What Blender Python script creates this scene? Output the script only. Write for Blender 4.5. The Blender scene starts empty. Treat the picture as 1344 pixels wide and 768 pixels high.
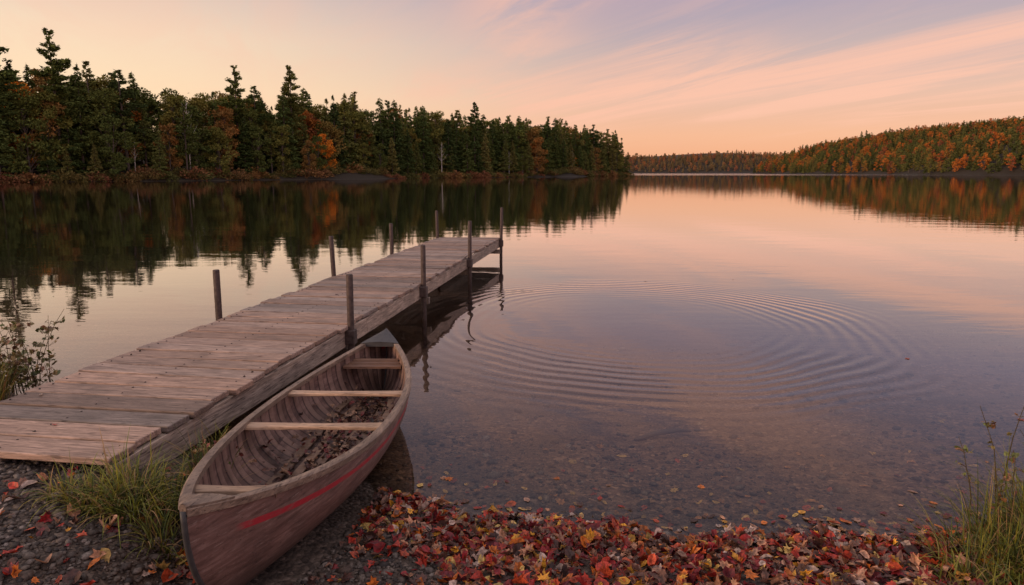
import bpy, math, numpy as np
from mathutils import Vector
rng=np.random.default_rng(7)
sc=bpy.context.scene
sc.view_settings.view_transform='Standard'
sc.view_settings.look='None'
sc.view_settings.exposure=0
R=math.radians

# ------------------------------------------------------------ helpers
def link(o,parent=None):
    sc.collection.objects.link(o)
    if parent: o.parent=parent
    return o
def empty(name,loc=(0,0,0),rot=(0,0,0)):
    e=bpy.data.objects.new(name,None); e.location=loc; e.rotation_euler=rot
    e.empty_display_size=.3
    return link(e)
def mesh_arr(name,V,F,mat=None,col=None,smooth=False,mats=None,midx=None):
    V=np.asarray(V,dtype=np.float32); F=np.asarray(F,dtype=np.int32)
    me=bpy.data.meshes.new(name); k=F.shape[1]
    me.vertices.add(len(V)); me.vertices.foreach_set('co',V.ravel())
    me.loops.add(F.size); me.loops.foreach_set('vertex_index',F.ravel())
    me.polygons.add(len(F))
    me.polygons.foreach_set('loop_start',np.arange(0,F.size,k,dtype=np.int32))
    me.polygons.foreach_set('loop_total',np.full(len(F),k,dtype=np.int32))
    if mats:
        for m in mats: me.materials.append(m)
        me.polygons.foreach_set('material_index',np.asarray(midx,dtype=np.int32))
    elif mat: me.materials.append(mat)
    me.polygons.foreach_set('use_smooth',np.full(len(F),smooth))
    me.update(calc_edges=True)
    if col is not None:
        a=me.color_attributes.new('Col','FLOAT_COLOR','POINT')
        c=np.ones((len(V),4),dtype=np.float32); c[:,:3]=col
        a.data.foreach_set('color',c.ravel())
    return me
def obj(name,me,parent=None,loc=(0,0,0)):
    o=bpy.data.objects.new(name,me); o.location=loc
    return link(o,parent)
class MB:
    def __init__(s): s.v=[];s.f=[];s.c=[]
    def box(s,c,d,rot=None,col=(1,1,1)):
        c=np.array(c,float); h=np.array(d,float)/2
        P=np.array([[x,y,z] for z in(-1,1) for y in(-1,1) for x in(-1,1)])*h
        if rot is not None: P=P@np.array(rot).T
        b=len(s.v); s.v+=list(P+c); s.c+=[col]*8
        for q in((0,2,3,1),(4,5,7,6),(0,1,5,4),(2,6,7,3),(0,4,6,2),(1,3,7,5)): s.f.append([b+i for i in q])
    def tube(s,pts,rad,n=8,col=(1,1,1),cap=True):
        pts=[Vector(p) for p in pts]; b=len(s.v)
        for i,p in enumerate(pts):
            t=(pts[min(i+1,len(pts)-1)]-pts[max(i-1,0)]).normalized()
            a=Vector((1,0,0)) if abs(t.x)<.8 else Vector((0,1,0))
            u=t.cross(a).normalized(); w=t.cross(u)
            r=rad[i] if hasattr(rad,'__len__') else rad
            for k in range(n):
                an=2*math.pi*k/n
                s.v.append(np.array(p+u*math.cos(an)*r+w*math.sin(an)*r)); s.c.append(col)
        for i in range(len(pts)-1):
            for k in range(n):
                s.f.append([b+i*n+k,b+i*n+(k+1)%n,b+(i+1)*n+(k+1)%n,b+(i+1)*n+k])
        if cap:
            s.f.append([b+k for k in range(n)][::-1]); s.f.append([b+(len(pts)-1)*n+k for k in range(n)])
    def mesh(s,name,mat,smooth=False):
        me=bpy.data.meshes.new(name); me.from_pydata([tuple(v) for v in s.v],[],s.f); me.materials.append(mat)
        a=me.color_attributes.new('Col','FLOAT_COLOR','POINT')
        c=np.ones((len(s.v),4),dtype=np.float32); c[:,:3]=np.array(s.c)
        a.data.foreach_set('color',c.ravel())
        me.polygons.foreach_set('use_smooth',[smooth]*len(me.polygons)); me.update()
        return me

class NT:
    def __init__(s,tree): s.t=tree; s.n=tree.nodes; s.l=tree.links
    def node(s,typ,ins=None,**kw):
        n=s.n.new(typ)
        for k,v in kw.items(): setattr(n,k,v)
        if ins:
            for k,v in ins.items(): s.set(n.inputs[k],v)
        return n
    def set(s,inp,v):
        if isinstance(v,bpy.types.NodeSocket): s.l.new(v,inp)
        elif isinstance(v,bpy.types.Node): s.l.new(v.outputs[0],inp)
        else:
            if isinstance(v,(tuple,list)) and len(v)==3 and inp.type=='RGBA': v=(*v,1)
            inp.default_value=v
    def math(s,op,a,b=None,c=None,clamp=False):
        n=s.n.new('ShaderNodeMath'); n.operation=op; n.use_clamp=clamp
        s.set(n.inputs[0],a)
        if b is not None: s.set(n.inputs[1],b)
        if c is not None: s.set(n.inputs[2],c)
        return n.outputs[0]
    def mix(s,f,a,b,blend='MIX'):
        n=s.n.new('ShaderNodeMix'); n.data_type='RGBA'; n.blend_type=blend
        s.set(n.inputs[0],f); s.set(n.inputs[6],a); s.set(n.inputs[7],b); return n.outputs[2]
    def ramp(s,f,stops,interp='LINEAR'):
        n=s.n.new('ShaderNodeValToRGB'); cr=n.color_ramp; cr.interpolation=interp
        while len(cr.elements)<len(stops): cr.elements.new(.5)
        for e,(p,c) in zip(cr.elements,stops):
            e.position=p; e.color=(*c,1) if isinstance(c,(tuple,list)) else (c,c,c,1)
        s.set(n.inputs[0],f); return n.outputs[0]
    def noise(s,vec,scale=5,detail=4,rough=.55,dist=0):
        n=s.node('ShaderNodeTexNoise',{'Scale':scale,'Detail':detail,'Roughness':rough,'Distortion':dist})
        if vec is not None: s.set(n.inputs['Vector'],vec)
        return n.outputs[0]
    def mapping(s,vec,scale=(1,1,1),rot=(0,0,0),loc=(0,0,0)):
        n=s.node('ShaderNodeMapping'); s.set(n.inputs[0],vec)
        n.inputs[1].default_value=loc; n.inputs[2].default_value=rot; n.inputs[3].default_value=scale
        return n.outputs[0]
    def maprange(s,v,a,b,c=0,d=1,smooth=True):
        n=s.n.new('ShaderNodeMapRange'); n.interpolation_type='SMOOTHSTEP' if smooth else 'LINEAR'
        s.set(n.inputs[0],v)
        for i,x in zip((1,2,3,4),(a,b,c,d)): s.set(n.inputs[i],x)
        return n.outputs[0]
    def bump(s,h,strength=.5,dist=.01):
        return s.node('ShaderNodeBump',{'Height':h,'Strength':strength,'Distance':dist}).outputs[0]
    def grey(s,k): return s.node('ShaderNodeCombineXYZ',{0:k,1:k,2:k}).outputs[0]
def new_mat(name):
    m=bpy.data.materials.new(name); m.use_nodes=True; m.node_tree.nodes.clear()
    return m,NT(m.node_tree)
def out(t,sh): t.l.new(sh.outputs[0] if isinstance(sh,bpy.types.Node) else sh,t.node('ShaderNodeOutputMaterial').inputs[0])
def pbr(t,col,rough=.8,normal=None,spec=.3,metal=0):
    ins={'Base Color':col,'Roughness':rough,'Specular IOR Level':spec,'Metallic':metal}
    if normal is not None: ins['Normal']=normal
    n=t.node('ShaderNodeBsdfPrincipled',ins); out(t,n); return n
def attr(t,n='Col'): return t.node('ShaderNodeAttribute',attribute_name=n).outputs[0]

# ------------------------------------------------------------ materials
def wood_mat(name,base,dark,grain=(4,60,60),bump=.5,rough=.8):
    m,t=new_mat(name)
    tc=t.node('ShaderNodeTexCoord').outputs['Object']
    c=attr(t)
    off=t.node('ShaderNodeVectorMath',operation='MULTIPLY_ADD'); 
    t.set(off.inputs[0],c); off.inputs[1].default_value=(37,53,71); t.set(off.inputs[2],tc)
    vec=off.outputs[0]
    g=t.noise(t.mapping(vec,grain),1,5,.68,.8)
    g2=t.noise(t.mapping(vec,tuple(x*3 for x in grain)),1,2,.6)
    big=t.noise(vec,3.5,3,.6)
    col=t.ramp(g,[(.30,dark),(.44,tuple((a+b)/2 for a,b in zip(base,dark))),(.58,base),(.72,tuple(min(1,x*1.45) for x in base))])
    col=t.mix(t.maprange(big,.45,.7,0,.5),col,tuple(x*.4 for x in base))
    col=t.mix(1.0,col,c,'MULTIPLY')
    cr=t.maprange(g2,.3,.44,0,1)
    col=t.mix(t.math('SUBTRACT',.65,t.math('MULTIPLY',cr,.65)),col,tuple(x*.25 for x in dark))
    h=t.math('ADD',t.math('MULTIPLY',g,.6),t.math('MULTIPLY',cr,.4))
    pbr(t,col,t.maprange(g,.3,.7,rough-.15,rough+.1),t.bump(h,bump,.008),.35)
    return m
M_plank=wood_mat('weathered_plank',(.365,.25,.195),(.115,.072,.055),(3,45,45),.8,.62)
M_beam=wood_mat('weathered_beam',(.42,.32,.25),(.13,.09,.07),(40,3,40),.8)
M_thwart=wood_mat('canoe_trim_wood',(.44,.29,.19),(.2,.12,.08),(5,40,40),.3,.6)
M_gun=wood_mat('gunwale_wood',(.27,.19,.14),(.10,.065,.05),(40,4,40),.4,.65)
def simple(name,col,var=.3,scale=20,rough=.7,bump=.3,metal=0,dist=.005):
    m,t=new_mat(name); tc=t.node('ShaderNodeTexCoord').outputs['Object']
    n=t.noise(tc,scale,4,.6)
    c=t.ramp(n,[(.3,tuple(x*(1-var) for x in col)),(.7,tuple(x*(1+var) for x in col))])
    pbr(t,c,rough,t.bump(n,bump,dist),.3,metal); return m
M_post=simple('rusted_steel',(.07,.048,.042),.45,30,.6,.4,.2)
M_nail=simple('nail_steel',(.03,.02,.018),.2,30,.6,.1)
M_deckplate=simple('canoe_end_cap',(.05,.047,.047),.3,18,.5,.3)

def vcol_mat(name,rough=.7,transl=0,spec=.3,var=.35,scale=60):
    m,t=new_mat(name); c=attr(t)
    tc=t.node('ShaderNodeTexCoord').outputs['Object']
    n=t.noise(tc,scale,3,.6)
    c=t.mix(1.0,c,t.grey(t.maprange(n,.3,.7,1-var,1+var)),'MULTIPLY')
    p=t.node('ShaderNodeBsdfPrincipled',{'Base Color':c,'Roughness':rough,'Specular IOR Level':spec})
    if transl>0:
        tr=t.node('ShaderNodeBsdfTranslucent',{'Color':c})
        out(t,t.node('ShaderNodeMixShader',{0:transl,1:p.outputs[0],2:tr.outputs[0]}))
    else: out(t,p)
    return m
M_leaf=vcol_mat('fallen_leaf',.5,.1,.4,.5,70)
M_grass=vcol_mat('grass_blade',.55,.3,.3,.2,30)
M_pebble=vcol_mat('pebble',.65,0,.3,.45,90)

def hull_mat():
    m,t=new_mat('canoe_hull_paint')
    uv=t.node('ShaderNodeUVMap').outputs[0]
    sep=t.node('ShaderNodeSeparateXYZ',{0:uv}); u,v=sep.outputs[0],sep.outputs[1]
    tc=t.node('ShaderNodeTexCoord').outputs['Object']
    g=t.noise(t.mapping(tc,(14,3,45)),1,5,.65,.4)
    big=t.noise(tc,4,4,.65)
    scr=t.noise(t.mapping(tc,(30,1.3,110),(.06,0,0)),1,4,.7)
    fine=t.noise(t.mapping(tc,(60,25,60)),1,4,.7)
    col=t.ramp(g,[(.3,(.085,.045,.038)),(.5,(.175,.096,.082)),(.7,(.27,.165,.142))])
    col=t.mix(t.maprange(big,.42,.66,0,.6),col,(.10,.057,.048))
    col=t.mix(t.maprange(scr,.58,.68,0,.5),col,(.38,.28,.24))
    col=t.mix(t.maprange(fine,.58,.70,0,.6),col,(.05,.03,.026))
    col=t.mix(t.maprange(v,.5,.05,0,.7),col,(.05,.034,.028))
    a=t.maprange(v,.71,.72,0,1); b=t.maprange(v,.785,.775,0,1)
    st=t.math('MULTIPLY',t.math('MULTIPLY',a,b),t.maprange(u,.05,.07,0,1))
    st=t.math('MULTIPLY',st,t.maprange(t.noise(t.mapping(tc,(30,5,30)),1,4,.7),.34,.50,.5,1.0))
    col=t.mix(st,col,(.36,.022,.035))
    pbr(t,col,t.maprange(big,.3,.7,.42,.7),t.bump(t.math('ADD',g,t.math('MULTIPLY',scr,.5)),.4,.005),.4)
    return m
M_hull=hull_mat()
def inner_mat():
    m,t=new_mat('canoe_inner_wood')
    uv=t.node('ShaderNodeUVMap').outputs[0]
    sep=t.node('ShaderNodeSeparateXYZ',{0:uv}); u,v=sep.outputs[0],sep.outputs[1]
    tc=t.node('ShaderNodeTexCoord').outputs['Object']
    g=t.noise(t.mapping(tc,(25,3,25)),1,5,.65,.4)
    big=t.noise(tc,5,4,.65)
    col=t.ramp(g,[(.3,(.10,.053,.044)),(.5,(.21,.12,.097)),(.7,(.33,.205,.165))])
    col=t.mix(t.maprange(big,.40,.62,0,.78),col,(.085,.05,.04))
    fr=t.math('FRACT',t.math('MULTIPLY',u,3.72/.135))
    dd=t.math('ABSOLUTE',t.math('SUBTRACT',fr,.5))
    col=t.mix(t.maprange(dd,.24,.19,0,.4),col,(.30,.185,.14))
    rib_edge=t.math('MULTIPLY',t.maprange(dd,.22,.25,0,1),t.maprange(dd,.36,.27,0,1))
    col=t.mix(t.math('MULTIPLY',rib_edge,.8),col,(.035,.021,.018))  # darker band along each side of the ribs
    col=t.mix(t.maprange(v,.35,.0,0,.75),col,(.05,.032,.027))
    pbr(t,col,.65,t.bump(g,.4,.005),.3); return m
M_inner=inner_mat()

def ground_mat():
    m,t=new_mat('gravel_shore')
    pos=t.node('ShaderNodeNewGeometry').outputs['Position']
    z=t.node('ShaderNodeSeparateXYZ',{0:pos}).outputs[2]
    v1=t.node('ShaderNodeTexVoronoi',{'Vector':pos,'Scale':38,'Randomness':1})
    v2=t.node('ShaderNodeTexVoronoi',{'Vector':pos,'Scale':95})
    v3=t.node('ShaderNodeTexVoronoi',{'Vector':pos,'Scale':16})
    big=t.noise(pos,1.6,4,.65)
    sepc=t.node('ShaderNodeSeparateColor',{0:v1.outputs['Color']}).outputs[0]
    sep2=t.node('ShaderNodeSeparateColor',{0:v2.outputs['Color']}).outputs[1]
    sep3=t.node('ShaderNodeSeparateColor',{0:v3.outputs['Color']}).outputs[1]
    c1=t.ramp(sepc,[(0,(.03,.024,.021)),(.5,(.085,.066,.056)),(.85,(.15,.115,.095)),(1,(.28,.23,.2))])
    c2=t.ramp(sep2,[(0,(.025,.02,.018)),(.6,(.08,.062,.05)),(1,(.2,.16,.13))])
    c=t.mix(t.maprange(big,.4,.6,.25,.75),c1,c2)
    c=t.mix(t.maprange(sep3,.86,.9,0,.5),c,(.16,.13,.11))
    land=t.mix(t.maprange(big,.5,.75,0,.6),c,(.04,.029,.022))
    land=t.mix(1.0,land,(.75,.68,.62),'MULTIPLY')
    wet=t.mix(1.0,c,(1.45,1.08,.80),'MULTIPLY')
    wet=t.mix(t.maprange(big,.48,.68,0,.55),wet,(.06,.042,.03))
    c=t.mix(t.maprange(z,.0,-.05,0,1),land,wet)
    silt_absorb=t.mix(.5,wet,(.065,.045,.032))
    c=t.mix(t.maprange(z,-.12,-.5,0,1),c,silt_absorb)  # water absorption painted into the bed colour by depth, along with silt
    c=t.mix(t.maprange(z,-.35,-1.2,0,1),c,(.014,.012,.013))  # deepest bed painted near black for the light absorbed above it
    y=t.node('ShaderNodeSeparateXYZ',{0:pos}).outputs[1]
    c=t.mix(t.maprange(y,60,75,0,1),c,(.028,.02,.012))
    rough=t.maprange(z,.12,.0,.85,.45)
    pbr(t,c,rough,t.bump(t.math('MULTIPLY',v1.outputs[0],-1),.8,.012),.3)
    return m
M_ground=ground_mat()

RC=(1.55,8.6)
def water_mat():
    m,t=new_mat('lake_water')
    pos=t.node('ShaderNodeNewGeometry').outputs['Position']
    n1=t.noise(t.mapping(pos,(.45,1.0,1)),1.0,1,.5)
    n2=t.noise(t.mapping(pos,(1.6,5,1)),1.0,2,.55)
    dist=t.node('ShaderNodeVectorMath',operation='DISTANCE')
    nz=t.node('ShaderNodeTexNoise',{'Vector':pos,'Scale':.6,'Detail':1})
    wob=t.node('ShaderNodeVectorMath',operation='MULTIPLY_ADD'); t.set(wob.inputs[0],nz.outputs['Color']); wob.inputs[1].default_value=(.45,.45,0); t.set(wob.inputs[2],pos)
    flat=t.node('ShaderNodeVectorMath',operation='MULTIPLY'); t.set(flat.inputs[0],wob.outputs[0]); flat.inputs[1].default_value=(1,1,0)
    t.set(dist.inputs[0],flat.outputs[0]); dist.inputs[1].default_value=(RC[0]+.22,RC[1]+.22,0)
    r=dist.outputs['Value']
    s=t.math('SINE',t.math('MULTIPLY',t.math('POWER',r,1.12),2*math.pi/.23))
    env=t.math('MULTIPLY',t.maprange(r,1.3,2.6,0,1),t.maprange(r,3.8,2.8,0,1))
    amod=t.maprange(t.noise(pos,.45,1,.5),.35,.6,.25,1)
    rip=t.math('MULTIPLY',t.math('MULTIPLY',s,env),amod)
    h=t.math('MULTIPLY',rip,.00145)
    h=t.math('ADD',h,t.math('MULTIPLY',n1,.0035))
    h=t.math('ADD',h,t.math('MULTIPLY',n2,.0011))
    bp=t.bump(h,1,1)
    fr=t.node('ShaderNodeFresnel',{'IOR':1.33,'Normal':bp}).outputs[0]
    f=t.maprange(fr,.03,.58,.02,.92,smooth=False)
    yy=t.node('ShaderNodeSeparateXYZ',{0:pos}).outputs[1]
    breeze=t.maprange(yy,340,460,.01,.11)
    gl=t.node('ShaderNodeBsdfGlossy',{'Color':(.98,.945,.945),'Roughness':breeze,'Normal':bp})
    tr=t.node('ShaderNodeBsdfTransparent',{'Color':(.90,.86,.80)})
    out(t,t.node('ShaderNodeMixShader',{0:f,1:tr.outputs[0],2:gl.outputs[0]}))
    return m
M_water=water_mat()

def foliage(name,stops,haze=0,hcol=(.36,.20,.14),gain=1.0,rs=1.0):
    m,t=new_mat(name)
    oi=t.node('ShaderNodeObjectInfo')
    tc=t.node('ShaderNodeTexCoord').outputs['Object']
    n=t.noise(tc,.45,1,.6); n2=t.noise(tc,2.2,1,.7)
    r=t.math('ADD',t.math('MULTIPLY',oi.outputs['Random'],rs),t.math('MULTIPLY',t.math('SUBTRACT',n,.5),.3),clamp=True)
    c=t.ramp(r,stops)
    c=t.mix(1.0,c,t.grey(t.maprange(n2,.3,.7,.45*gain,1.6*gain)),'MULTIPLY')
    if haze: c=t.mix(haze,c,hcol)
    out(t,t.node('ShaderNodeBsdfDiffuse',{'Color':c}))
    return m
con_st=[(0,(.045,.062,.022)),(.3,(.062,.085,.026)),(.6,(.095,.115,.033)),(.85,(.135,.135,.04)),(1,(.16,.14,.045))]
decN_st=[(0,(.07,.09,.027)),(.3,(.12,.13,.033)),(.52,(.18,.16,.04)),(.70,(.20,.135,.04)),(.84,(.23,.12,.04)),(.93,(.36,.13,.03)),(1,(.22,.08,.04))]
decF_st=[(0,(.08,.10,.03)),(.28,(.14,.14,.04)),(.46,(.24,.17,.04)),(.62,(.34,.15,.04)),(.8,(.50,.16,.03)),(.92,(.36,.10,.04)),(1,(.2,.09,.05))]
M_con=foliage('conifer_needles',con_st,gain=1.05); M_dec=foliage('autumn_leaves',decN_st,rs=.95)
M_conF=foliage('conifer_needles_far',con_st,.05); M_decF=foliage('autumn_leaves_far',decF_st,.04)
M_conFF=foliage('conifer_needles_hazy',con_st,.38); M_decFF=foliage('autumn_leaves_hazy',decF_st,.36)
M_orange=foliage('orange_maple_leaves',[(0,(.60,.20,.03)),(1,(.66,.24,.035))])
M_bush=foliage('shrub_leaves',[(0,(.09,.09,.03)),(.4,(.15,.12,.04)),(.7,(.20,.08,.045)),(1,(.26,.15,.05))])
M_bark=simple('bark',(.10,.075,.06),.4,3,.9,.5)
M_birch=simple('birch_bark',(.5,.45,.4),.25,2,.8,.2)

# ------------------------------------------------------------ terrain
def ysh(x):
    b=np.interp(x,[-400,-60,-12,-6,-4.3,-3,-2,-1.1,-.57,.1,.9,1.9,2.6,3.5,5,10,40,600],
                [14,10,8,6.6,5.6,4.95,4.4,3.95,3.68,3.42,3.29,3.24,3.36,3.7,4.2,5,6,12])
    return b+.045*np.sin(5*x)+.03*np.sin(11.3*x+1)
def s_left(x,y):
    s1=(x+95)*-.826+(y-120)*.564+3*np.sin(x*.09)+2*np.sin(y*.13+1)
    s2=-((x-62)*.564+(y-350)*.826)
    return np.minimum(s1,s2)
def s_right(x,y):
    return np.minimum(x-297+6*np.sin(y*.03),(x-297)*.6+(855-y))
def s_back(x,y): return y-1250+15*np.sin(x*.02)
def gh(x,y):
    x=np.asarray(x,float); y=np.asarray(y,float)
    d=y-ysh(x)
    slope=np.interp(x,[-2.1,-1.8,-1.5,-1.1,-.7,2.2,3.2],[.85,.6,.18,.12,.1,.1,.22])
    cap=np.interp(x,[-6,-2.2,-1.4,-.5,2.2,4],[.5,.43,.36,.34,.34,.5])
    land=cap*(1-np.exp(np.minimum(slope*d/cap,0)))
    land=land+np.clip((-d-4)*.03,0,3)
    bed=-3.2*(1-np.exp(-np.clip(d,0,None)*.085/3.2))
    z=np.where(d<0,land,bed)
    z=z+.009*np.sin(7*x+2*np.sin(3*y))*np.sin(6.1*y+x)+.006*np.sin(17*x+3*y)*np.sin(15*y)
    sl=s_left(x,y); L=np.where(sl>0,np.minimum(sl*.25,1.5)+np.clip(sl*.09,0,10),sl*.2)
    sr=s_right(x,y); Rr=np.where(sr>0,(40+5*np.sin(x*.03+y*.012))*(1-np.exp(-np.maximum(sr,0)/66)),sr*.2)
    sb=s_back(x,y); B=np.where(sb>0,(41+4*np.sin(x*.017))*(1-np.exp(-np.maximum(sb,0)/90)),sb*.2)
    far=np.maximum(np.maximum(L,Rr),B)
    return np.where(y>40,np.maximum(z,far),z)
def lines(a,b,step,lo,hi,g):
    c=list(np.arange(a,b+1e-6,step)); v=b;s=step
    while v<hi: s*=g; v+=s; c.append(v)
    v=a;s=step;p=[]
    while v>lo: s*=g; v-=s; p.append(v)
    return np.array(p[::-1]+c)
gx=lines(-5,5,.05,-3000,3000,1.028); gy=lines(1.5,9,.05,-600,4000,1.028)
X,Y=np.meshgrid(gx,gy); Z=gh(X,Y)
V=np.stack([X,Y,Z],-1).reshape(-1,3); nx=len(gx); ny=len(gy)
i=np.arange(nx-1)[None,:]+np.arange(ny-1)[:,None]*nx
F=np.stack([i,i+1,i+1+nx,i+nx],-1).reshape(-1,4)
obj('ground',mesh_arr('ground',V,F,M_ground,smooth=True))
obj('lake_water',mesh_arr('lake_water',[(-3000,1,0),(3000,1,0),(3000,4000,0),(-3000,4000,0)],[(0,1,2,3)],M_water))

# ------------------------------------------------------------ dock
dock=empty('wooden_dock',(-2.03,3.2,0),(0,0,R(-8.5)))
DL=11.83; DW=1.3; DZ=.49
b=MB(); nl=MB(); y=0.0
while y<DL-.05:
    w=rng.uniform(.205,.24); w=min(w,DL-y)
    tint=rng.uniform(.58,1.25); warm=rng.uniform(-.12,.08)
    col=(tint*(1+warm),tint,tint*(1-warm*.8))
    a=rng.normal(0,.005); tl=rng.normal(0,.006)
    rot=np.array([[math.cos(a),-math.sin(a),0],[math.sin(a),math.cos(a),0],[0,0,1]])@np.array([[1,0,tl],[0,1,0],[-tl,0,1]])
    e1=rng.normal(0,.014); zz=rng.normal(0,.0035)
    b.box((-DW/2+e1,y+w/2,DZ-.019+zz),(DW+.05+rng.uniform(-.025,.025),w-rng.uniform(.016,.028),.038),rot,col)
    for xx in (-.05,-DW/2,-DW+.05):
        for dy in (-.055,.055):
            nl.tube([(xx+rng.normal(0,.006),y+w/2+dy,DZ-.005+zz),(xx,y+w/2+dy,DZ+.002+zz)],.0065,7)
    y+=w
o=obj('planks',b.mesh('planks',M_plank),dock); md=o.modifiers.new('b','BEVEL'); md.width=.006; md.segments=2
obj('nails',nl.mesh('nails',M_nail),dock)
b=MB()
for xs in (-.005,-DW+.005,-DW/2):
    yy=.03
    while yy<DL-.1:
        L=min(3.6,DL-.03-yy); t=rng.uniform(.8,1.1)
        b.box((xs,yy+L/2,DZ-.038-.085-.006),(.045,L-.006,.165),None,(t,t,t)); yy+=L
b.box((-DW/2,DL+.002,DZ-.038-.08),(DW+.05,.04,.16),None,(.8,.8,.8))
ps_r=[3.09,5.58,8.45,11.72]; ps_l=[3.24,6.07,8.6,11.75]
for s in (ps_r[0],5.8,8.5,11.6):
    b.box((-DW/2,s+.09,DZ-.29),(DW+.1,.07,.09),None,(.6,.6,.6))
o=obj('stringers',b.mesh('stringers',M_beam),dock); md=o.modifiers.new('b','BEVEL'); md.width=.004; md.segments=1
b=MB(); br=MB()
for side,ps,hs in ((1,ps_r,(.97,.98,1.09,1.15)),(-1,ps_l,(.96,1.03,1.02,1.07))):
    for s,h in zip(ps,hs):
        x0=.062 if side>0 else -DW-.062
        tx=rng.normal(0,.012);ty=rng.normal(0,.01)
        b.tube([(x0-tx,s-ty,-1.3),(x0,s,.4),(x0+tx,s+ty,h-.01),(x0+tx,s+ty,h)],[.032,.032,.032,.028],14)
        br.box((x0-.02*side,s,DZ-.115),(.13,.09,.14))
obj('posts',b.mesh('posts',M_post,True),dock)
o=obj('post_brackets',br.mesh('post_brackets',M_post),dock); md=o.modifiers.new('b','BEVEL'); md.width=.008; md.segments=1

# ------------------------------------------------------------ canoe
canoe=empty('canoe',(-1.152,2.22,0),(0,0,R(-.5)))
CL=3.72; W=.43
def cw(t): return W*(1-np.abs(2*t-1)**2.3)
def czb(t): return .2-.23*t
def czs(t): return czb(t)+.36+.17*np.abs(2*t-1)**2.6
def czk(t): return czb(t)+.05*np.abs(2*t-1)**8
def sect(t,ph,wo=0,zo=0):
    a=np.abs(ph)*math.pi/2; n=2.5-1.0*np.abs(2*t-1)**3
    x=np.maximum(cw(t)-wo,.002)*np.sin(a)**(2/n)*np.sign(ph)
    zf=1-np.abs(np.cos(a))**(2/n)
    zk=czk(t)+zo
    z=zk+(czs(t)-zk)*zf
    sh=.20*(1-zf)**2.5*((1-t)**14-t**14)
    return x,t*CL+sh,z,zf
def grid_shell(name,ts,ph,mat,wo,zo,flip=False):
    T,P=np.meshgrid(ts,ph,indexing='ij')
    x,y,z,zf=sect(T,P,wo if np.isscalar(wo) else wo[:,None],zo if np.isscalar(zo) else zo[:,None])
    V=np.stack([x,y,z],-1).reshape(-1,3); a,bb=T.shape
    i=np.arange(bb-1)[None,:]+np.arange(a-1)[:,None]*bb
    F=np.stack([i,i+1,i+1+bb,i+bb],-1).reshape(-1,4)
    if flip: F=F[:,::-1]
    me=mesh_arr(name,V,F,mat,smooth=True)
    uv=me.uv_layers.new(name='UVMap'); U=np.stack([T,zf],-1).reshape(-1,2)
    uv.data.foreach_set('uv',U[F.ravel()].astype(np.float32).ravel())
    return obj(name,me,canoe)
ph=np.linspace(-1,1,61)
tt=(1-np.cos(np.linspace(0,math.pi,90)))/2
grid_shell('hull',tt,ph,M_hull,0,0)
ti=np.linspace(.025,.975,420)
rib=((ti*CL/.135)%1); rb=np.clip((.22-np.abs(rib-.5))/.05,0,1)
grid_shell('inner_hull',ti,ph,M_inner,.016+.010*rb,.022+.007*rb,True)
def gun(name,side):
    V=[];F=[];ts=tt
    for k,t in enumerate(ts):
        w=float(cw(t)); z=float(czs(t)); y=float(t*CL); wi=max(w-.03,.002)
        for (x,dz) in ((wi,-.018),(w+.014,-.022),(w+.016,.006),(w+.006,.013),(wi,.011)):
            V.append((side*x,y,z+dz))
    n=5
    for k in range(len(ts)-1):
        for j in range(n): F.append((k*n+j,k*n+(j+1)%n,(k+1)*n+(j+1)%n,(k+1)*n+j))
    V=np.array(V);
    return obj(name,mesh_arr(name,V,F,M_gun,col=np.full((len(V),3),1.0)),canoe)
gun('gunwale_a',1); gun('gunwale_b',-1)
b=MB()
for t0 in (0,1):
    pts=[]
    for zf in np.linspace(0,1,12):
        zk=float(czk(t0)); z=zk+(float(czs(t0))-zk)*zf
        pts.append((0,t0*CL+.20*(1-zf)**2.5*(1 if t0==0 else -1),z))
    b.tube(pts,.011,8)
obj('stem_bands',b.mesh('stem_bands',M_deckplate,True),canoe)
b=MB()
def bar(t,wy,th,dz,inset=.012,c=1.0):
    w=float(cw(t))-inset; z=float(czs(t))+dz; N=10
    i0=len(b.v)
    for k in range(N+1):
        s=-1+2*k/N; hw=wy/2*(1-.35*(1-abs(s))) ; y=t*CL
        for (dy,d2) in((-hw,-th/2),(hw,-th/2),(hw,th/2),(-hw,th/2)):
            b.v.append(np.array((s*w,y+dy,z+d2))); b.c.append((c,c,c))
    for k in range(N):
        for j in range(4): b.f.append([i0+k*4+j,i0+k*4+(j+1)%4,i0+(k+1)*4+(j+1)%4,i0+(k+1)*4+j])
    b.f.append([i0,i0+1,i0+2,i0+3]); b.f.append([i0+N*4+3,i0+N*4+2,i0+N*4+1,i0+N*4])
bar(.415,.085,.022,-.018,c=1.15); bar(.61,.08,.022,-.018,c=1.2)
bar(.115,.07,.02,-.02,c=.8)
o=obj('thwarts',b.mesh('thwarts',M_thwart),canoe); md=o.modifiers.new('b','BEVEL'); md.width=.005; md.segments=2; md.limit_method='ANGLE'
b=MB()
for k in range(3):
    t=.835+k*.019; w=float(cw(t))-.025; b.box((0,t*CL,float(czs(t))-.075),(2*w,.064,.018),None,(.45,.36,.34))
for k in range(2):
    t=.16+k*.019; w=float(cw(t))-.03; b.box((0,t*CL,float(czs(t))-.12),(2*w,.064,.018),None,(.45,.38,.36))
obj('seats',b.mesh('seats',M_thwart),canoe)
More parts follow.
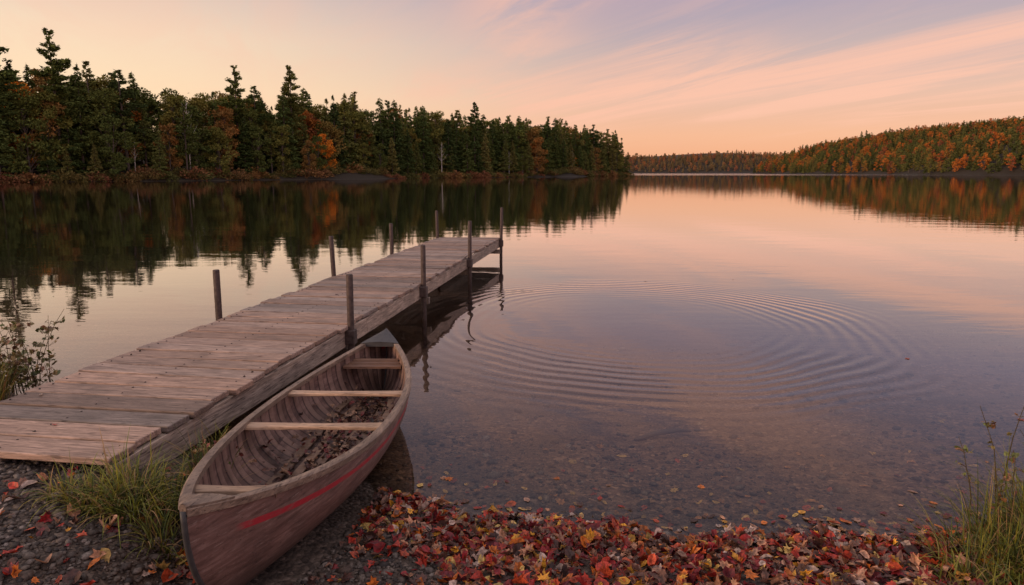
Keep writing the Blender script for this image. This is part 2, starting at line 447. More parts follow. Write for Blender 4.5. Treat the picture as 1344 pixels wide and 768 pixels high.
def deck(name,t0,t1,mat,dz=.004):
    V=[];F=[];N=12
    ts=np.linspace(t0,t1,N+1)
    for t in ts:
        w=max(float(cw(t))+.012,.012); z=float(czs(t))+.0135+dz; y=float(t*CL)
        for s in(-1,-.5,0,.5,1): V.append((s*w,y,z+.012*(1-s*s)))
        for s in(-1,1): V.append((s*w*.98,y,z-.03))
    for k in range(N):
        a=k*7;c=a+7
        for j in range(4): F.append((a+j,a+j+1,c+j+1,c+j))
        F.append((a+5,a,c,c+5)); F.append((a+4,a+6,c+6,c+4))
    for a in (0,N*7):
        F.append((a+5,a+6,a+4,a)); F.append((a,a+4,a+3,a+1))
    V=np.array(V)
    obj(name,mesh_arr(name,V,F,mat,col=np.full((len(V),3),.9)),canoe)
deck('bow_deck',.915,1.0,M_deckplate)
deck('stern_deck',.0,.05,M_gun)
b=MB()
for xs in (-.2,-.12,-.04,.04,.12,.2):
    t=np.linspace(.2,.8,18)
    i0=len(b.v)
    for q in t:
        f=min(1,float(cw(q))/.36); x0=xs*f
        n=2.5-1.0*abs(2*q-1)**3; wi=float(cw(q))-.02
        sx=min(abs(x0)/wi,.98); zf=1-(1-sx**n)**(1/n)
        zk=float(czk(q))+.03; z=zk+(float(czs(q))-zk)*zf+.012
        for (dx,dz) in((-.028*f,0),(.028*f,0),(.028*f,.009),(-.028*f,.009)):
            b.v.append(np.array((x0+dx,q*CL,z+dz))); c=.5+.1*math.sin(xs*40); b.c.append((c,c*.93,c*.93))
    for k in range(17):
        for j in range(4): b.f.append([i0+k*4+j,i0+k*4+(j+1)%4,i0+(k+1)*4+(j+1)%4,i0+(k+1)*4+j])
obj('floor_slats',b.mesh('floor_slats',M_thwart),canoe)

# ------------------------------------------------------------ leaves
def leaf_template(kind):
    if kind==0:
        ang=np.array([-90,-62,-50,-20,-8,12,30,48,62,90,118,132,150,168,188,200,230,242])
        rad=np.array([.55,.42,.62,.55,.95,.55,.62,.95,.55,1.12,.55,.95,.62,.55,.95,.55,.62,.42])
    elif kind==1:
        ang=np.arange(-90,270,30); rad=np.array([1,.72,.55,.5,.58,.8,1.1,.8,.58,.5,.55,.72])
    else:
        ang=np.arange(-90,270,30); rad=np.array([.8,.7,.72,.68,.75,.85,1.05,.82,.75,.7,.72,.66])
    a=np.radians(ang); P=np.stack([np.cos(a)*rad,np.sin(a)*rad,np.zeros(len(a))],-1)
    P=np.vstack([[0,0,0],P]); n=len(a)
    return P,np.array([(0,1+k,1+(k+1)%n) for k in range(n)])
LT=[leaf_template(k) for k in range(3)]
def rotm(az,tx,ty):
    N=len(az); c,s=np.cos(az),np.sin(az); Rz=np.zeros((N,3,3)); Rz[:,0,0]=c;Rz[:,0,1]=-s;Rz[:,1,0]=s;Rz[:,1,1]=c;Rz[:,2,2]=1
    c,s=np.cos(tx),np.sin(tx); Rx=np.zeros((N,3,3)); Rx[:,0,0]=1;Rx[:,1,1]=c;Rx[:,1,2]=-s;Rx[:,2,1]=s;Rx[:,2,2]=c
    c,s=np.cos(ty),np.sin(ty); Ry=np.zeros((N,3,3)); Ry[:,1,1]=1;Ry[:,0,0]=c;Ry[:,0,2]=s;Ry[:,2,0]=-s;Ry[:,2,2]=c
    return Ry@Rx@Rz
PAL_bright=[(.42,.04,.02),(.28,.018,.02),(.58,.15,.02),(.70,.32,.03),(.52,.24,.13),(.38,.20,.13),(.16,.07,.045),(.50,.08,.03),(.09,.04,.03),(.66,.42,.12),(.55,.38,.30),(.17,.02,.025)]
PAL_dull=[(.16,.07,.05),(.11,.05,.04),(.24,.12,.07),(.2,.035,.03),(.32,.18,.11),(.07,.035,.03)]
def leaves(name,P,size,tilt,curl,pal,parent=None,prob=None):
    N=len(P); Vs=[];Fs=[];Cs=[];off=0
    kind=rng.choice(3,N,p=[.5,.25,.25]); pal=np.array(pal)
    for k in range(3):
        idx=np.where(kind==k)[0]; n=len(idx)
        if n==0: continue
        T,F=LT[k]; v=np.repeat(T[None],n,0)
        v=v*rng.uniform(.85,1.15,(n,len(T),1))
        v[:,:,0]*=rng.uniform(.65,1.05,(n,1))
        cu=rng.normal(0,1,n)*curl; fo=rng.normal(.3,.6,n)*curl
        r2=(v[:,:,0]**2+v[:,:,1]**2)
        v[:,:,2]=cu[:,None]*r2*.6+fo[:,None]*np.abs(v[:,:,0])*1.2+cu[:,None]*.5*np.sin(v[:,:,1]*3+off)
        v=v*size[idx][:,None,None]
        M=rotm(rng.uniform(0,6.28,n),rng.normal(0,1,n)*tilt[idx],rng.normal(0,1,n)*tilt[idx])
        v=np.einsum('nij,nkj->nki',M,v)+P[idx][:,None,:]
        c=pal[rng.choice(len(pal),n,p=prob)]*rng.uniform(.5,1.15,(n,1))
        Vs.append(v.reshape(-1,3)); Fs.append((F[None]+np.arange(n)[:,None,None]*len(T)+off).reshape(-1,3))
        cc=np.repeat(c[:,None],len(T),1); cc[:,0]*=.6; Cs.append(cc.reshape(-1,3)); off+=n*len(T)
    return obj(name,mesh_arr(name,np.vstack(Vs),np.vstack(Fs),M_leaf,col=np.vstack(Cs)),parent)
P=[];S=[];Tl=[]
def in_canoe(x,y,m=.0):
    t=(y-2.22)/CL
    return (t>-.01)&(t<1)&(np.abs(x+1.14)<np.where((t>0)&(t<1),cw(np.clip(t,0,1)),0)*.8+m)
n=5000
x=rng.uniform(-1.3,2.9,n); dd=rng.normal(-.2,.25,n); dd=np.where(dd>.1,rng.uniform(-.7,.1,n),dd)
keep=rng.uniform(0,1,n)<np.interp(x,[-1.3,-.8,-.2,2,2.5,2.9],[.3,.5,1,1,.6,.3]); x=x[keep];dd=dd[keep]
y=ysh(x)+dd; k=~in_canoe(x,y); x=x[k];y=y[k];dd=dd[k]
z=gh(x,y); z=np.maximum(z,.0)+.006+rng.uniform(0,1,len(x))**2*np.interp(dd,[-.8,-.3,0,.15],[.02,.05,.03,.0])
P.append(np.stack([x,y,z],-1)); S.append(rng.uniform(.016,.046,len(x))); Tl.append(np.where(dd>.03,.06,.42))
n=1500
x=rng.uniform(-1.5,3.2,n); y=ysh(x)-rng.uniform(.4,1.9,n); k=~in_canoe(x,y,.02); x=x[k];y=y[k]
P.append(np.stack([x,y,gh(x,y)+.012],-1)); S.append(rng.uniform(.018,.048,len(x))); Tl.append(np.full(len(x),.3))
n=900
x=rng.uniform(-4.2,-1.2,n); y=rng.uniform(1.7,3.6,n); k=~in_canoe(x,y,.05)&~((x<-1.9)&(y>3.2)); x=x[k];y=y[k]
P.append(np.stack([x,y,gh(x,y)+.018],-1)); S.append(rng.uniform(.016,.045,len(x))); Tl.append(np.full(len(x),.35))
pr=np.array([1.3,1.3,1,.7,1.1,1.2,1.3,1,1.2,.4,.8,1.1]); pr/=pr.sum()
leaves('fallen_leaves',np.vstack(P),np.concatenate(S),np.concatenate(Tl),.55,PAL_bright,prob=pr)
x=rng.uniform(-.6,3.2,120); y=ysh(x)+.08+rng.exponential(.12,120)
x2=rng.uniform(-1,5,7); y2=rng.uniform(4.5,13,7)
x=np.concatenate([x,x2]);y=np.concatenate([y,y2]); k=~in_canoe(x,y,.06);x=x[k];y=y[k]
leaves('floating_leaves',np.stack([x,y,np.full(len(x),.004)],-1),rng.uniform(.018,.034,len(x)),np.full(len(x),.02),.08,PAL_bright,prob=pr)
x=rng.uniform(-.6,3.6,420); y=ysh(x)+.08+rng.exponential(.32,420); k=~in_canoe(x,y,.06);x=x[k];y=y[k]
leaves('sunken_leaves',np.stack([x,y,gh(x,y)+.01],-1),rng.uniform(.02,.04,len(x)),np.full(len(x),.15),.2,[(.55,.33,.1),(.45,.2,.07),(.28,.16,.08),(.12,.07,.05),(.4,.08,.03)])
n=760; t=rng.uniform(.12,.86,n); f=np.clip(rng.normal(0,.38,n),-.85,.85); wi=cw(t)-.02
nn=2.5-1.0*np.abs(2*t-1)**3; zf=1-(1-np.abs(f)**nn)**(1/nn); zk=czk(t)+.045
z=zk+(czs(t)-zk)*zf+.014+rng.uniform(0,.012,n)
leaves('leaf_litter',np.stack([f*wi,t*CL,z],-1),rng.uniform(.014,.034,n),np.full(n,.35),.5,PAL_dull,canoe)
n=7
leaves('leaf_litter_dock',np.stack([rng.uniform(-1.2,-.1,n),rng.uniform(.1,6,n),np.full(n,.499)],-1),rng.uniform(.02,.03,n),np.full(n,.1),.25,PAL_bright,dock)

# ------------------------------------------------------------ pebbles
import bmesh
bm=bmesh.new(); bmesh.ops.create_icosphere(bm,subdivisions=1,radius=1)
bm.verts.ensure_lookup_table(); IV=np.array([v.co[:] for v in bm.verts]); IF=np.array([[v.index for v in f.verts] for f in bm.faces]); bm.free()
def pebbles(name,x,y,size,cols):
    n=len(x); v=np.repeat(IV[None],n,0)*rng.uniform(.75,1.2,(n,len(IV),1))
    v*=size[:,None,None]*np.stack([rng.uniform(.8,1.4,n),rng.uniform(.7,1.1,n),rng.uniform(.4,.7,n)],-1)[:,None,:]
    v=np.einsum('nij,nkj->nki',rotm(rng.uniform(0,6.28,n),rng.normal(0,.2,n),rng.normal(0,.2,n)),v)
    z=gh(x,y)+size*.15; v+=np.stack([x,y,z],-1)[:,None,:]
    F=(IF[None]+np.arange(n)[:,None,None]*len(IV)).reshape(-1,3)
    cols=np.array(cols); c=cols[rng.integers(0,len(cols),n)]*rng.uniform(.6,1.25,(n,1))
    return obj(name,mesh_arr(name,v.reshape(-1,3),F,M_pebble,col=np.repeat(c[:,None],len(IV),1).reshape(-1,3),smooth=True))
pc=[(.055,.042,.035),(.08,.06,.048),(.04,.031,.027),(.11,.085,.068),(.15,.12,.1),(.07,.047,.035)]
n=9000; x=rng.uniform(-4,4.2,n); y=rng.uniform(1.9,6,n)
x=np.concatenate([x,rng.uniform(-3.4,-.3,12000)]); y=np.concatenate([y,rng.uniform(1.9,3.5,12000)])
lim=np.where(x>-1,ysh(x)+1.6,ysh(x)+.5); k=(y<lim)&~in_canoe(x,y,.0); x=x[k];y=y[k]
pebbles('gravel',x,y,np.clip(rng.lognormal(-4.65,.48,len(x)),.004,.034),pc)
n=900; x=rng.uniform(-.6,8,n); y=ysh(x)+rng.uniform(.2,6,n)
pebbles('lakebed_stones',x,y,np.clip(rng.lognormal(-3.8,.4,n),.010,.06),[(.14,.105,.075),(.09,.068,.05),(.19,.14,.105),(.05,.038,.03)])
b=MB(); b.tube([(.95,5.0,-.14),(1.12,5.06,-.11),(1.3,5.1,-.1),(1.42,5.16,-.13)],[.014,.022,.018,.008],8)
obj('sunken_branch',b.mesh('sunken_branch',M_bark,True))

# ------------------------------------------------------------ grass
def blades(P,az,L,w,lean,col,seg=6):
    N=len(P); s=np.linspace(0,1,seg+1)
    d=np.stack([np.cos(az),np.sin(az)],-1); p=np.stack([-np.sin(az),np.cos(az)],-1)
    ang=lean[:,None]*(.25+1.1*s[None,:]**1.3)
    ds=1/seg
    hx=np.cumsum(np.sin(ang)*ds,1)-np.sin(ang[:,:1])*ds; hz=np.cumsum(np.cos(ang)*ds,1)-np.cos(ang[:,:1])*ds
    cx=P[:,None,:].repeat(seg+1,1).copy()
    cx[:,:,0]+=L[:,None]*hx*d[:,0:1]; cx[:,:,1]+=L[:,None]*hx*d[:,1:2]; cx[:,:,2]+=L[:,None]*hz
    ww=w[:,None]*(1-s[None,:]**2)*.5+.0002
    A=cx.copy();B=cx.copy()
    for q in(0,1): A[:,:,q]+=ww*p[:,q:q+1]; B[:,:,q]-=ww*p[:,q:q+1]
    V=np.stack([A,B],2).reshape(N,-1,3)
    f=np.array([(2*k,2*k+1,2*k+3,2*k+2) for k in range(seg)])
    F=(f[None]+np.arange(N)[:,None,None]*2*(seg+1)).reshape(-1,4)
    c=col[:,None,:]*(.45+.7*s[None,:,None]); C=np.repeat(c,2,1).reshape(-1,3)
    return V.reshape(-1,3),F,C
GC=np.array([(.20,.22,.03),(.30,.28,.035),(.12,.15,.03),(.38,.29,.06),(.40,.24,.11),(.22,.23,.04),(.08,.10,.03)])
def tuft(name,clumps,pal=GC):
    Vs=[];Fs=[];Cs=[];off=0
    for (cx,cy,r,n,l0,l1,ln) in clumps:
        a=rng.uniform(0,6.28,n); rr=r*np.sqrt(rng.uniform(0,1,n)); x=cx+rr*np.cos(a);y=cy+rr*np.sin(a)
        az=a+rng.normal(0,.8,n); L=rng.uniform(l0,l1,n)*rng.uniform(.6,1.1,n); lean=np.clip(rng.normal(ln,.45,n),.05,2.1)
        V,F,C=blades(np.stack([x,y,gh(x,y)-.005],-1),az,L,rng.uniform(.0035,.008,n),lean,pal[rng.integers(0,len(pal),n)]*rng.uniform(.6,1.2,(n,1)))
        Vs.append(V);Fs.append(F+off);Cs.append(C);off+=len(V)
    return obj(name,mesh_arr(name,np.vstack(Vs),np.vstack(Fs),M_grass,col=np.vstack(Cs)))
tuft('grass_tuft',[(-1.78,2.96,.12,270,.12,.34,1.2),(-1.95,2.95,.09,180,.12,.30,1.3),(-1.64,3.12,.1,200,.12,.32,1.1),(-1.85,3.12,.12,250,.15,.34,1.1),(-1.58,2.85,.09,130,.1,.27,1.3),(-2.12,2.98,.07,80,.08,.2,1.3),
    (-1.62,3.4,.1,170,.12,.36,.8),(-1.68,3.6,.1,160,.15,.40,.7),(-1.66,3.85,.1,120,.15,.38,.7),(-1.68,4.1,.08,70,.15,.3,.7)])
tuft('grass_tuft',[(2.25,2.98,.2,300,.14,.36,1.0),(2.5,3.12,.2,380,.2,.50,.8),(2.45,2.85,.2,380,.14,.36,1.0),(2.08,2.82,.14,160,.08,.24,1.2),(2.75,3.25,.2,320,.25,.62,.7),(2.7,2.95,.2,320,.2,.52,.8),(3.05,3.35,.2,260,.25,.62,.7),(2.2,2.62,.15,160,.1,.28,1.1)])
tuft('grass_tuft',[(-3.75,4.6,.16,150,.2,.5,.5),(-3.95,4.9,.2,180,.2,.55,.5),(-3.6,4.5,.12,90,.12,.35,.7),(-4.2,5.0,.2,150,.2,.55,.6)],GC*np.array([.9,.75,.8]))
def weed(name,stems,leafn,size,pal,spread=1.0):
    b=MB(); P=[]
    for (x,y,h,lx,ly) in stems:
        z0=float(gh(x,y)); pts=[]
        for k in range(7):
            s=k/6; pts.append((x+lx*s*s+rng.normal(0,.004),y+ly*s*s+rng.normal(0,.004),z0+h*s))
        b.tube(pts,[.0045*(1-.7*k/6) for k in range(7)],5,(.12,.09,.04))
        for k in range(leafn):
            s=rng.uniform(.25,1); q=np.array(pts[min(int(s*6),6)]); 
            a=rng.uniform(0,6.28); l=rng.uniform(.02,.07)*(1.25-s*.6)*spread
            e=q+np.array([math.cos(a)*l,math.sin(a)*l,l*.5]); b.tube([q,e],[.0016,.001],3,(.14,.1,.05),False)
            P.append(e)
    e=empty(name); obj('stems',b.mesh('stems',M_grass),e)
    P=np.array(P); leaves('leaves',P,rng.uniform(size*.6,size*1.2,len(P)),np.full(len(P),.7),.3,pal,e)
    return e
weed('shrub',[(-3.98+rng.normal(0,.18),5.1+rng.normal(0,.12),rng.uniform(.3,.76),rng.normal(.03,.13),rng.normal(0,.08)) for _ in range(28)],26,.028,[(.16,.17,.05),(.22,.17,.07),(.14,.16,.05),(.25,.12,.07),(.3,.2,.08)],1.5)
weed('weed_plant',[(2.66+rng.normal(0,.14),3.3+rng.normal(0,.08),rng.uniform(.4,.8),rng.normal(-.08,.07),rng.normal(0,.05)) for _ in range(9)],16,.02,[(.18,.2,.05),(.26,.2,.06),(.3,.14,.06)])
weed('weed_plant',[(-1.62+rng.normal(0,.06),3.55+rng.normal(0,.15),rng.uniform(.15,.38),rng.normal(.03,.05),rng.normal(0,.05)) for _ in range(9)],11,.018,[(.16,.2,.05),(.3,.07,.05),(.3,.18,.06)])

# ------------------------------------------------------------ trees
def tri_clumps(P,size,D=None,elong=1.6,flat=.5):
    n=len(P); a=rng.normal(0,1,(n,3))
    if D is not None: a=D*1.2+a*.45
    a/=np.linalg.norm(a,axis=1)[:,None]+1e-9
    b=rng.normal(0,1,(n,3)); b[:,2]*=flat; b-=a*np.sum(a*b,1)[:,None]; b/=np.linalg.norm(b,axis=1)[:,None]+1e-9
    s=size[:,None]
    v=np.stack([P-a*s*.5*elong+b*s*.42,P-a*s*.5*elong-b*s*.42,P+a*s*.6*elong],1)
    return v.reshape(-1,3)
def finish_tree(name,leafV,mb,leafmat,barkmat):
    nl_=len(leafV); F1=np.arange(nl_).reshape(-1,3)
    tv=np.array(mb.v); tf=[]
    for f in mb.f:
        for k in range(1,len(f)-1): tf.append((f[0],f[k],f[k+1]))
    tf=np.array(tf)+nl_
    return mesh_arr(name,np.vstack([leafV,tv]),np.vstack([F1,tf]),mats=[leafmat,barkmat],midx=np.concatenate([np.zeros(len(F1)),np.ones(len(tf))]))
def spruce(name,H,Rm,n,mat,top=.75,q=1.0):
    n=int(n*q); sz=q**-.45
    nb=int(H*6); b=MB(); b.tube([(0,0,-1),(0,0,H*.5),(0,0,H)],[.22,.13,.02],6)
    hb=np.sort(rng.uniform(.04,.99,nb))**.9; ab=rng.uniform(0,6.28,nb)
    Lb=Rm*(1-hb)**top*rng.uniform(.6,1.2,nb)+.2
    wgt=Lb**1.2; wgt/=wgt.sum(); k=rng.choice(nb,n,p=wgt); u=rng.uniform(.1,1,n)**.7
    r=u*Lb[k]; az=ab[k]+rng.normal(0,.18,n)
    x=r*np.cos(az);y=r*np.sin(az); z=hb[k]*H-.28*r+.05*r*r/Rm*2+rng.normal(0,.16,n)
    D=np.stack([np.cos(az),np.sin(az),np.full(n,-.25)],-1)
    return finish_tree(name,tri_clumps(np.stack([x,y,z],-1),rng.uniform(.34,.62,n)*(.65+.35*(1-hb[k]))*sz,D,1.5,.8),b,mat,M_bark)
def pine(name,H,Rm,n,mat,start=.35,q=1.0):
    n=int(n*q); sz=q**-.45
    b=MB(); cx=rng.normal(0,.3);cy=rng.normal(0,.3)
    b.tube([(0,0,-1),(cx*.5,cy*.5,H*.5),(cx,cy,H*.97)],[.32,.22,.04],7)
    hs=np.arange(start,.985,.95/H); br=[]; Ps=[];Ds=[]
    for h in hs:
        q_=(h-start)/(1-start); a_=q_*.75+.3
        prof=(math.sin(math.pi*min(a_,.97))**.6)*(1-q_**2.0*.6)
        for j in range(rng.integers(3,6)):
            a=rng.uniform(0,6.28); L=Rm*max(prof,.12)*rng.uniform(.35,1.2)+.35; br.append((h+rng.normal(0,.008),a,L))
    tot=sum(x[2]**1.2 for x in br)
    for (h,a,L) in br:
        z0=h*H; bx=cx*h;by=cy*h; up=rng.uniform(.0,.22)
        e=(bx+L*math.cos(a),by+L*math.sin(a),z0+L*up)
        b.tube([(bx,by,z0),e],[.06,.015],3,cap=False)
        m=int(n*L**1.2/tot); u=rng.uniform(.15,1.03,m)**.8
        aa=a+rng.uniform(-.35,.35,m)*1.1*u
        x=bx+L*u*np.cos(aa);y=by+L*u*np.sin(aa); z=z0+L*u*up+rng.normal(.1,.19,m)
        Ps.append(np.stack([x,y,z],-1)); Ds.append(np.stack([np.cos(aa),np.sin(aa),np.full(m,.35)],-1))
    P=np.vstack(Ps);D=np.vstack(Ds)
    return finish_tree(name,tri_clumps(P,rng.uniform(.3,.52,len(P))*sz,D,1.4,.9),b,mat,M_bark)
def decid(name,H,Rm,n,mat,bark=None,start=.3,cl=26,q=1.0):
    n=int(n*q); sz=q**-.45
    b=MB(); b.tube([(0,0,-1),(rng.normal(0,.2),rng.normal(0,.2),H*.45),(rng.normal(0,.4),rng.normal(0,.4),H*.85)],[.2,.14,.04],6)
    C=[];Rr=[]
    for _ in range(cl):
        qq=rng.uniform(0,1); zz=H*(start+(1-start)*qq*.95)
        pr=Rm*math.sin(math.pi*min(.96,qq*.74+.22))**.8
        a=rng.uniform(0,6.28); r=pr*rng.uniform(.2,.95)
        c=(r*math.cos(a),r*math.sin(a),zz); C.append(c); Rr.append(rng.uniform(.75,1.4)*Rm/3.4)
        b.tube([(0,0,max(1,zz-r*1.1-.5)),(c[0]*.5,c[1]*.5,zz-r*.4),c],[.07,.045,.015],4,cap=False)
    C=np.array(C);Rr=np.array(Rr); k=rng.integers(0,cl,n); d=rng.normal(0,1,(n,3)); d/=np.linalg.norm(d,axis=1)[:,None]
    P=C[k]+d*(Rr[k]*rng.uniform(.45,1.08,n))[:,None]*np.array([1,1,.75])
    return finish_tree(name,tri_clumps(P,rng.uniform(.26,.46,n)*sz,d,1.0,1),b,mat,bark or M_bark)
def bush(name,R_,n,mat):
    b=MB()
    for _ in range(8):
        a=rng.uniform(0,6.28); b.tube([(0,0,-.3),(R_*.6*math.cos(a),R_*.6*math.sin(a),R_*.8)],[.05,.015],3,cap=False)
    d=rng.normal(0,1,(n,3)); d/=np.linalg.norm(d,axis=1)[:,None]; d[:,2]=np.abs(d[:,2])
    P=d*(R_*rng.uniform(.5,1.1,n))[:,None]*np.array([1.2,1.2,.95]); P+=.18*R_*np.sin(P[:,[1,2,0]]*4/R_)
    return finish_tree(name,tri_clumps(P,rng.uniform(.2,.38,n),d,1.0,1),b,mat,M_bark)
def bare(name,H,mat,k=26):
    b=MB(); 
    x0=rng.normal(0,.5); b.tube([(0,0,-1),(x0*.4,0,H*.4),(x0,0,H)],[.2,.14,.03],6)
    for _ in range(k):
        h=rng.uniform(.35,.95); a=rng.uniform(0,6.28); L=rng.uniform(1.2,4)*(1.2-h)
        s=(x0*h*h,0,h*H); m=(s[0]+L*.5*math.cos(a),L*.5*math.sin(a),s[2]+L*.5); e=(m[0]+L*.4*math.cos(a+.3),m[1]+L*.4*math.sin(a+.3),m[2]+L*.7)
        b.tube([s,m,e],[.06,.04,.012],4,cap=False)
    P=rng.normal(0,1,(200,3))*np.array([1.2,1.2,H*.12])+np.array([0,0,H*.66])
    return finish_tree(name,tri_clumps(P,np.full(200,.3)),b,M_dec,mat)
def coll(name,meshes):
    c=bpy.data.collections.new(name)
    for k,me in enumerate(meshes):
        c.objects.link(bpy.data.objects.new('%s_%02d'%(name,k),me))
    return c
def gn_instancer(name,c):
    ng=bpy.data.node_groups.new(name,'GeometryNodeTree')
    ng.interface.new_socket('Geometry',in_out='INPUT',socket_type='NodeSocketGeometry')
    ng.interface.new_socket('Geometry',in_out='OUTPUT',socket_type='NodeSocketGeometry')
    N=ng.nodes;L=ng.links; gi=N.new('NodeGroupInput');go=N.new('NodeGroupOutput')
    ip=N.new('GeometryNodeInstanceOnPoints'); ci=N.new('GeometryNodeCollectionInfo')
    ci.inputs['Collection'].default_value=c; ci.inputs['Separate Children'].default_value=True; ci.inputs['Reset Children'].default_value=True
    L.new(gi.outputs[0],ip.inputs['Points']); L.new(ci.outputs[0],ip.inputs['Instance']); ip.inputs['Pick Instance'].default_value=True
    def na(n,t):
        a=N.new('GeometryNodeInputNamedAttribute'); a.data_type=t; a.inputs[0].default_value=n; return a.outputs[0]
    L.new(na('kind','INT'),ip.inputs['Instance Index'])
    L.new(na('rot','FLOAT_VECTOR'),ip.inputs['Rotation']); L.new(na('scl','FLOAT_VECTOR'),ip.inputs['Scale'])
    L.new(ip.outputs[0],go.inputs[0]); return ng
def scatter(name,c,P,kind,sc_):
    n=len(P); me=bpy.data.meshes.new(name); me.vertices.add(n); me.vertices.foreach_set('co',np.asarray(P,dtype=np.float32).ravel())
    a=me.attributes.new('kind','INT','POINT'); a.data.foreach_set('value',np.asarray(kind,dtype=np.int32))
    r=np.zeros((n,3),dtype=np.float32); r[:,2]=rng.uniform(0,6.28,n); r[:,0]=rng.normal(0,.025,n); r[:,1]=rng.normal(0,.025,n)
    a=me.attributes.new('rot','FLOAT_VECTOR','POINT'); a.data.foreach_set('vector',r.ravel())
    a=me.attributes.new('scl','FLOAT_VECTOR','POINT'); a.data.foreach_set('vector',np.asarray(sc_,dtype=np.float32).ravel())
    o=obj(name,me); m=o.modifiers.new('instances','NODES'); m.node_group=gn_instancer(name,c); return o
def treeset(tag,mc,md,q=1.0):
    return coll(tag,[spruce(tag,20,3.6,4400,mc,.75,q),spruce(tag,19,3.0,4000,mc,.85,q),spruce(tag,21,4.1,4800,mc,.65,q),
        pine(tag,25,4.2,4400,mc,.3,q),pine(tag,24,3.8,4000,mc,.4,q),
        decid(tag,16,4.0,4200,md,None,.12,30,q),decid(tag,17,3.6,4000,md,None,.15,28,q),decid(tag,15,4.4,4400,md,None,.1,34,q),
        bare(tag,17,M_birch),bush(tag,2.2,900,M_bush),bush(tag,1.6,700,M_bush)])
CA=treeset('tree_kinds_near',M_con,M_dec)
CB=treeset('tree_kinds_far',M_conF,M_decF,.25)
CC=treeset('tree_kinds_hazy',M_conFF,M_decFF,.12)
A0=np.array([-95,120.]); U=np.array([.564,.826]); Nn=np.array([-.826,.564])
P=[];K=[];S=[]
for row,off in enumerate([3.5,7,11,16,22,29,38]):
    s=-60.0
    while s<276-off*.3:
        s+=rng.uniform(2.9,5.0)*(1+.06*row)
        q=A0+U*(s+rng.normal(0,.6))+Nn*(off+rng.normal(0,1.2))
        sl=float(s_left(q[0],q[1]))
        if sl<1.0: q=q+Nn*(1.5-sl)
        fr=(s+60)/336.
        pd=.38 if fr<.5 else .12
        if row>=3: pd+=.22
        r=rng.uniform()
        if r<pd: k=rng.integers(5,8); sc0=rng.uniform(.85,1.3)
        elif r<pd+.03: k=8; sc0=rng.uniform(.8,1.1)
        elif r<pd+.10 : k=rng.integers(3,5); sc0=rng.uniform(.75,.95)
        else: k=rng.integers(0,3); sc0=rng.uniform(.65,1.12)
        if row==0: sc0*=rng.uniform(.5,.85)
        P.append((q[0],q[1],float(gh(q[0],q[1]))-.3)); K.append(k); S.append((sc0*rng.uniform(.95,1.25),sc0*rng.uniform(.95,1.25),sc0))
s=-60.
while s<276:
    s+=rng.uniform(.9,2.0); q=A0+U*s+Nn*rng.uniform(.0,4); sl=float(s_left(q[0],q[1]))
    if sl<.5: q=q+Nn*(.6-sl)
    P.append((q[0],q[1],max(.0,float(gh(q[0],q[1])))-.3)); K.append(rng.integers(9,11)); sc0=rng.uniform(.4,1.15); S.append((sc0*1.3,sc0*1.3,sc0))
scatter('distant_forest',CA,P,K,S)
pm=[pine('pine_tree',27,4.8,6500,M_con,.25),pine('pine_tree',27,4.4,6500,M_con,.38),pine('pine_tree',26,5.0,6500,M_con,.2)]
def place(name,me,px,off,sc0=1.0):
    h=(px-672)/896*.985
    s=(h*120+95)/(.564-h*.826); q=A0+U*s+Nn*off
    o=obj(name,me,None,(q[0],q[1],float(gh(q[0],q[1]))-.3)); o.scale=(sc0,)*3; o.rotation_euler[2]=rng.uniform(0,6.28)
for px,k,sc0,off in ((22,0,1.1,8),(108,1,1.02,8),(165,2,.88,12),(345,0,.99,9),(408,1,1.0,7),(500,2,.89,9),(548,0,.84,12),(652,1,.92,10),(742,2,.88,8),(775,0,.8,8),(700,0,.82,12),(818,1,.7,5)):
    place('pine_tree',pm[k],px,off,sc0)
mo=decid('maple_tree',13,4.2,5500,M_orange,None,.06,34)
place('maple_tree',mo,440,3,.85); place('maple_tree',mo,75,13,1.4); place('maple_tree',mo,770,5,.55)
place('birch_tree',bare('birch_tree',17,M_birch),262,3.5,1.0)
def region(fn,x0,x1,y0,y1,sp,scl,cset,name,pd,smax=1e9):
    xs=np.arange(x0,x1,sp);ys_=np.arange(y0,y1,sp); X,Y=np.meshgrid(xs,ys_); X=X.ravel()+rng.uniform(-.45,.45,X.size)*sp; Y=Y.ravel()+rng.uniform(-.45,.45,Y.size)*sp
    s=fn(X,Y); k=(s>.8)&(s<smax); X=X[k];Y=Y[k]; n=len(X)
    cl=np.sin(X*.05+2*np.sin(Y*.03))*.2
    r=rng.uniform(0,1,n); pd=pd+cl; kind=np.where(r<pd,rng.integers(5,8,n),np.where(r<pd+.04,3,rng.integers(0,3,n)))
    sc0=rng.uniform(scl*.75,scl*1.2,n)*np.where(kind<5,.82,1.0)
    scatter(name,cset,np.stack([X,Y,gh(X,Y)-.8],-1),kind,np.stack([sc0*1.25,sc0*1.25,sc0],-1))
    return n
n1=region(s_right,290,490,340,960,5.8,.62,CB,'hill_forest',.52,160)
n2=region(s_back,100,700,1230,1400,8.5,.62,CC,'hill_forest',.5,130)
print('trees',len(P),n1,n2)

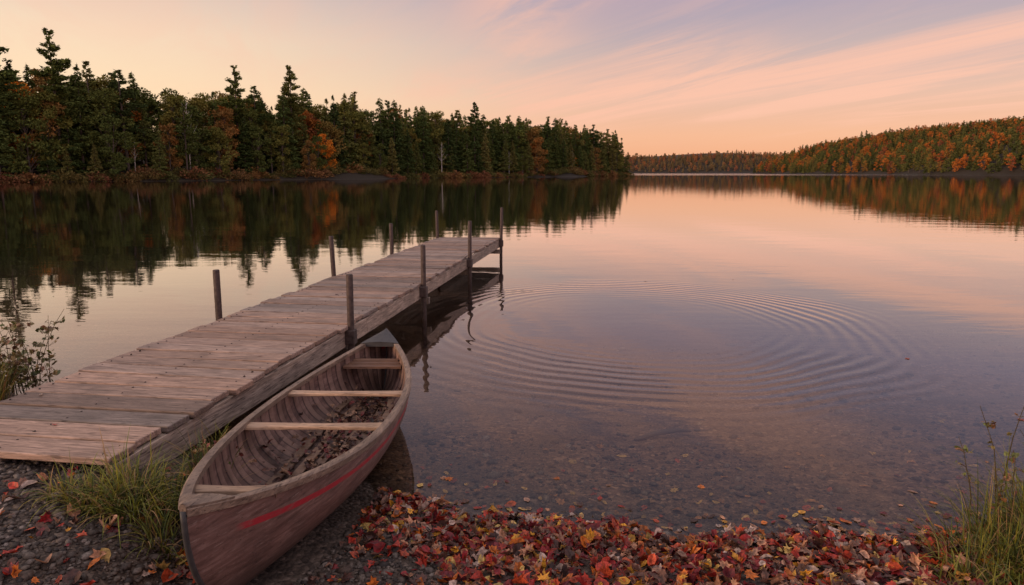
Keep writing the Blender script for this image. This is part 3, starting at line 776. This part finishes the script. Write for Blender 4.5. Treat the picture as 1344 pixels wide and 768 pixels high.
# ------------------------------------------------------------ world
w=bpy.data.worlds.new('World'); sc.world=w; w.use_nodes=True; w.node_tree.nodes.clear(); t=NT(w.node_tree)
tc=t.node('ShaderNodeTexCoord').outputs['Generated']
nrm=t.node('ShaderNodeVectorMath',operation='NORMALIZE'); t.set(nrm.inputs[0],tc); dirv=nrm.outputs[0]
sp=t.node('ShaderNodeSeparateXYZ',{0:dirv}); zx,zy,zz=sp.outputs
az=t.math('ABSOLUTE',zz)
right=t.ramp(az,[(0,(.86,.38,.205)),(.05,(.88,.45,.27)),(.10,(.77,.465,.345)),(.16,(.55,.405,.385)),(.235,(.35,.305,.41)),(.38,(.215,.20,.30)),(.6,(.50,.45,.52)),(1,(.88,.78,.78))])
left=t.ramp(az,[(0,(1.0,.60,.30)),(.10,(1.0,.72,.45)),(.17,(.94,.70,.48)),(.24,(.74,.56,.46)),(.38,(.38,.33,.37)),(.6,(.52,.46,.52)),(1,(.88,.78,.78))])
dp=t.node('ShaderNodeVectorMath',operation='DOT_PRODUCT'); t.set(dp.inputs[0],dirv); dp.inputs[1].default_value=(-.80,.60,0)
sky=t.mix(t.maprange(dp.outputs['Value'],.42,1.0,0,1),right,left)
den=t.math('ADD',az,.06)
u=t.math('DIVIDE',zx,den); v=t.math('DIVIDE',zy,den)
along=t.math('ADD',t.math('MULTIPLY',u,-.42),t.math('MULTIPLY',v,.907))
acr=t.math('ADD',t.math('MULTIPLY',u,.907),t.math('MULTIPLY',v,.42))
cv=t.node('ShaderNodeCombineXYZ',{0:t.math('MULTIPLY',along,.22),1:t.math('MULTIPLY',acr,1.15),2:3.7}).outputs[0]
cv2=t.node('ShaderNodeCombineXYZ',{0:t.math('MULTIPLY',along,.22),1:t.math('MULTIPLY',acr,.40),2:8.2}).outputs[0]
nA=t.noise(cv,1.0,6,.64,1.3)
nB=t.noise(cv2,1.0,2,.5,.3)
cl=t.math('MULTIPLY',t.maprange(nA,.38,.64,0,1),t.maprange(nB,.37,.52,.06,1))
rm=t.maprange(zx,-.25,.1,.3,1)
cl=t.math('MULTIPLY',t.math('MULTIPLY',cl,rm),t.math('MULTIPLY',t.maprange(az,.03,.08,0,1),t.maprange(az,.5,.28,0,1)))
sky=t.mix(t.math('MULTIPLY',cl,.85),sky,(.95,.51,.36))
back=t.maprange(zy,0,-.7,1,1.7)  # unseen sky behind camera brightened as added fill for tree fronts
sky=t.mix(1.0,sky,t.grey(back),'MULTIPLY')
SUN_EL=R(13); SUN_DIR=Vector((-.90,-.43,0)).normalized()
nsk=t.node('ShaderNodeTexSky',sky_type='NISHITA'); nsk.sun_disc=False; nsk.sun_elevation=SUN_EL
nsk.sun_rotation=math.atan2(SUN_DIR.x,SUN_DIR.y)
ns=t.node('ShaderNodeBackground',{'Color':nsk.outputs[0],'Strength':.012})
bg=t.node('ShaderNodeBackground',{'Color':sky,'Strength':1.0})
ad=t.node('ShaderNodeAddShader',{0:bg.outputs[0],1:ns.outputs[0]})
t.l.new(ad.outputs[0],t.node('ShaderNodeOutputWorld').inputs[0])
sl=bpy.data.lights.new('sun','SUN'); sl.energy=2.0; sl.angle=R(12); sl.color=(1,.66,.40)
so=bpy.data.objects.new('sun',sl); link(so)
d=Vector((SUN_DIR.x*math.cos(SUN_EL),SUN_DIR.y*math.cos(SUN_EL),math.sin(SUN_EL)))
so.rotation_euler=d.to_track_quat('Z','Y').to_euler()
# ------------------------------------------------------------ camera
cam=bpy.data.cameras.new('camera'); cam.lens=24; cam.sensor_width=36; cam.clip_start=.05; cam.clip_end=6000
co=bpy.data.objects.new('camera',cam); link(co); co.location=(0,0,1.9); co.rotation_euler=(R(80),0,0); sc.camera=co
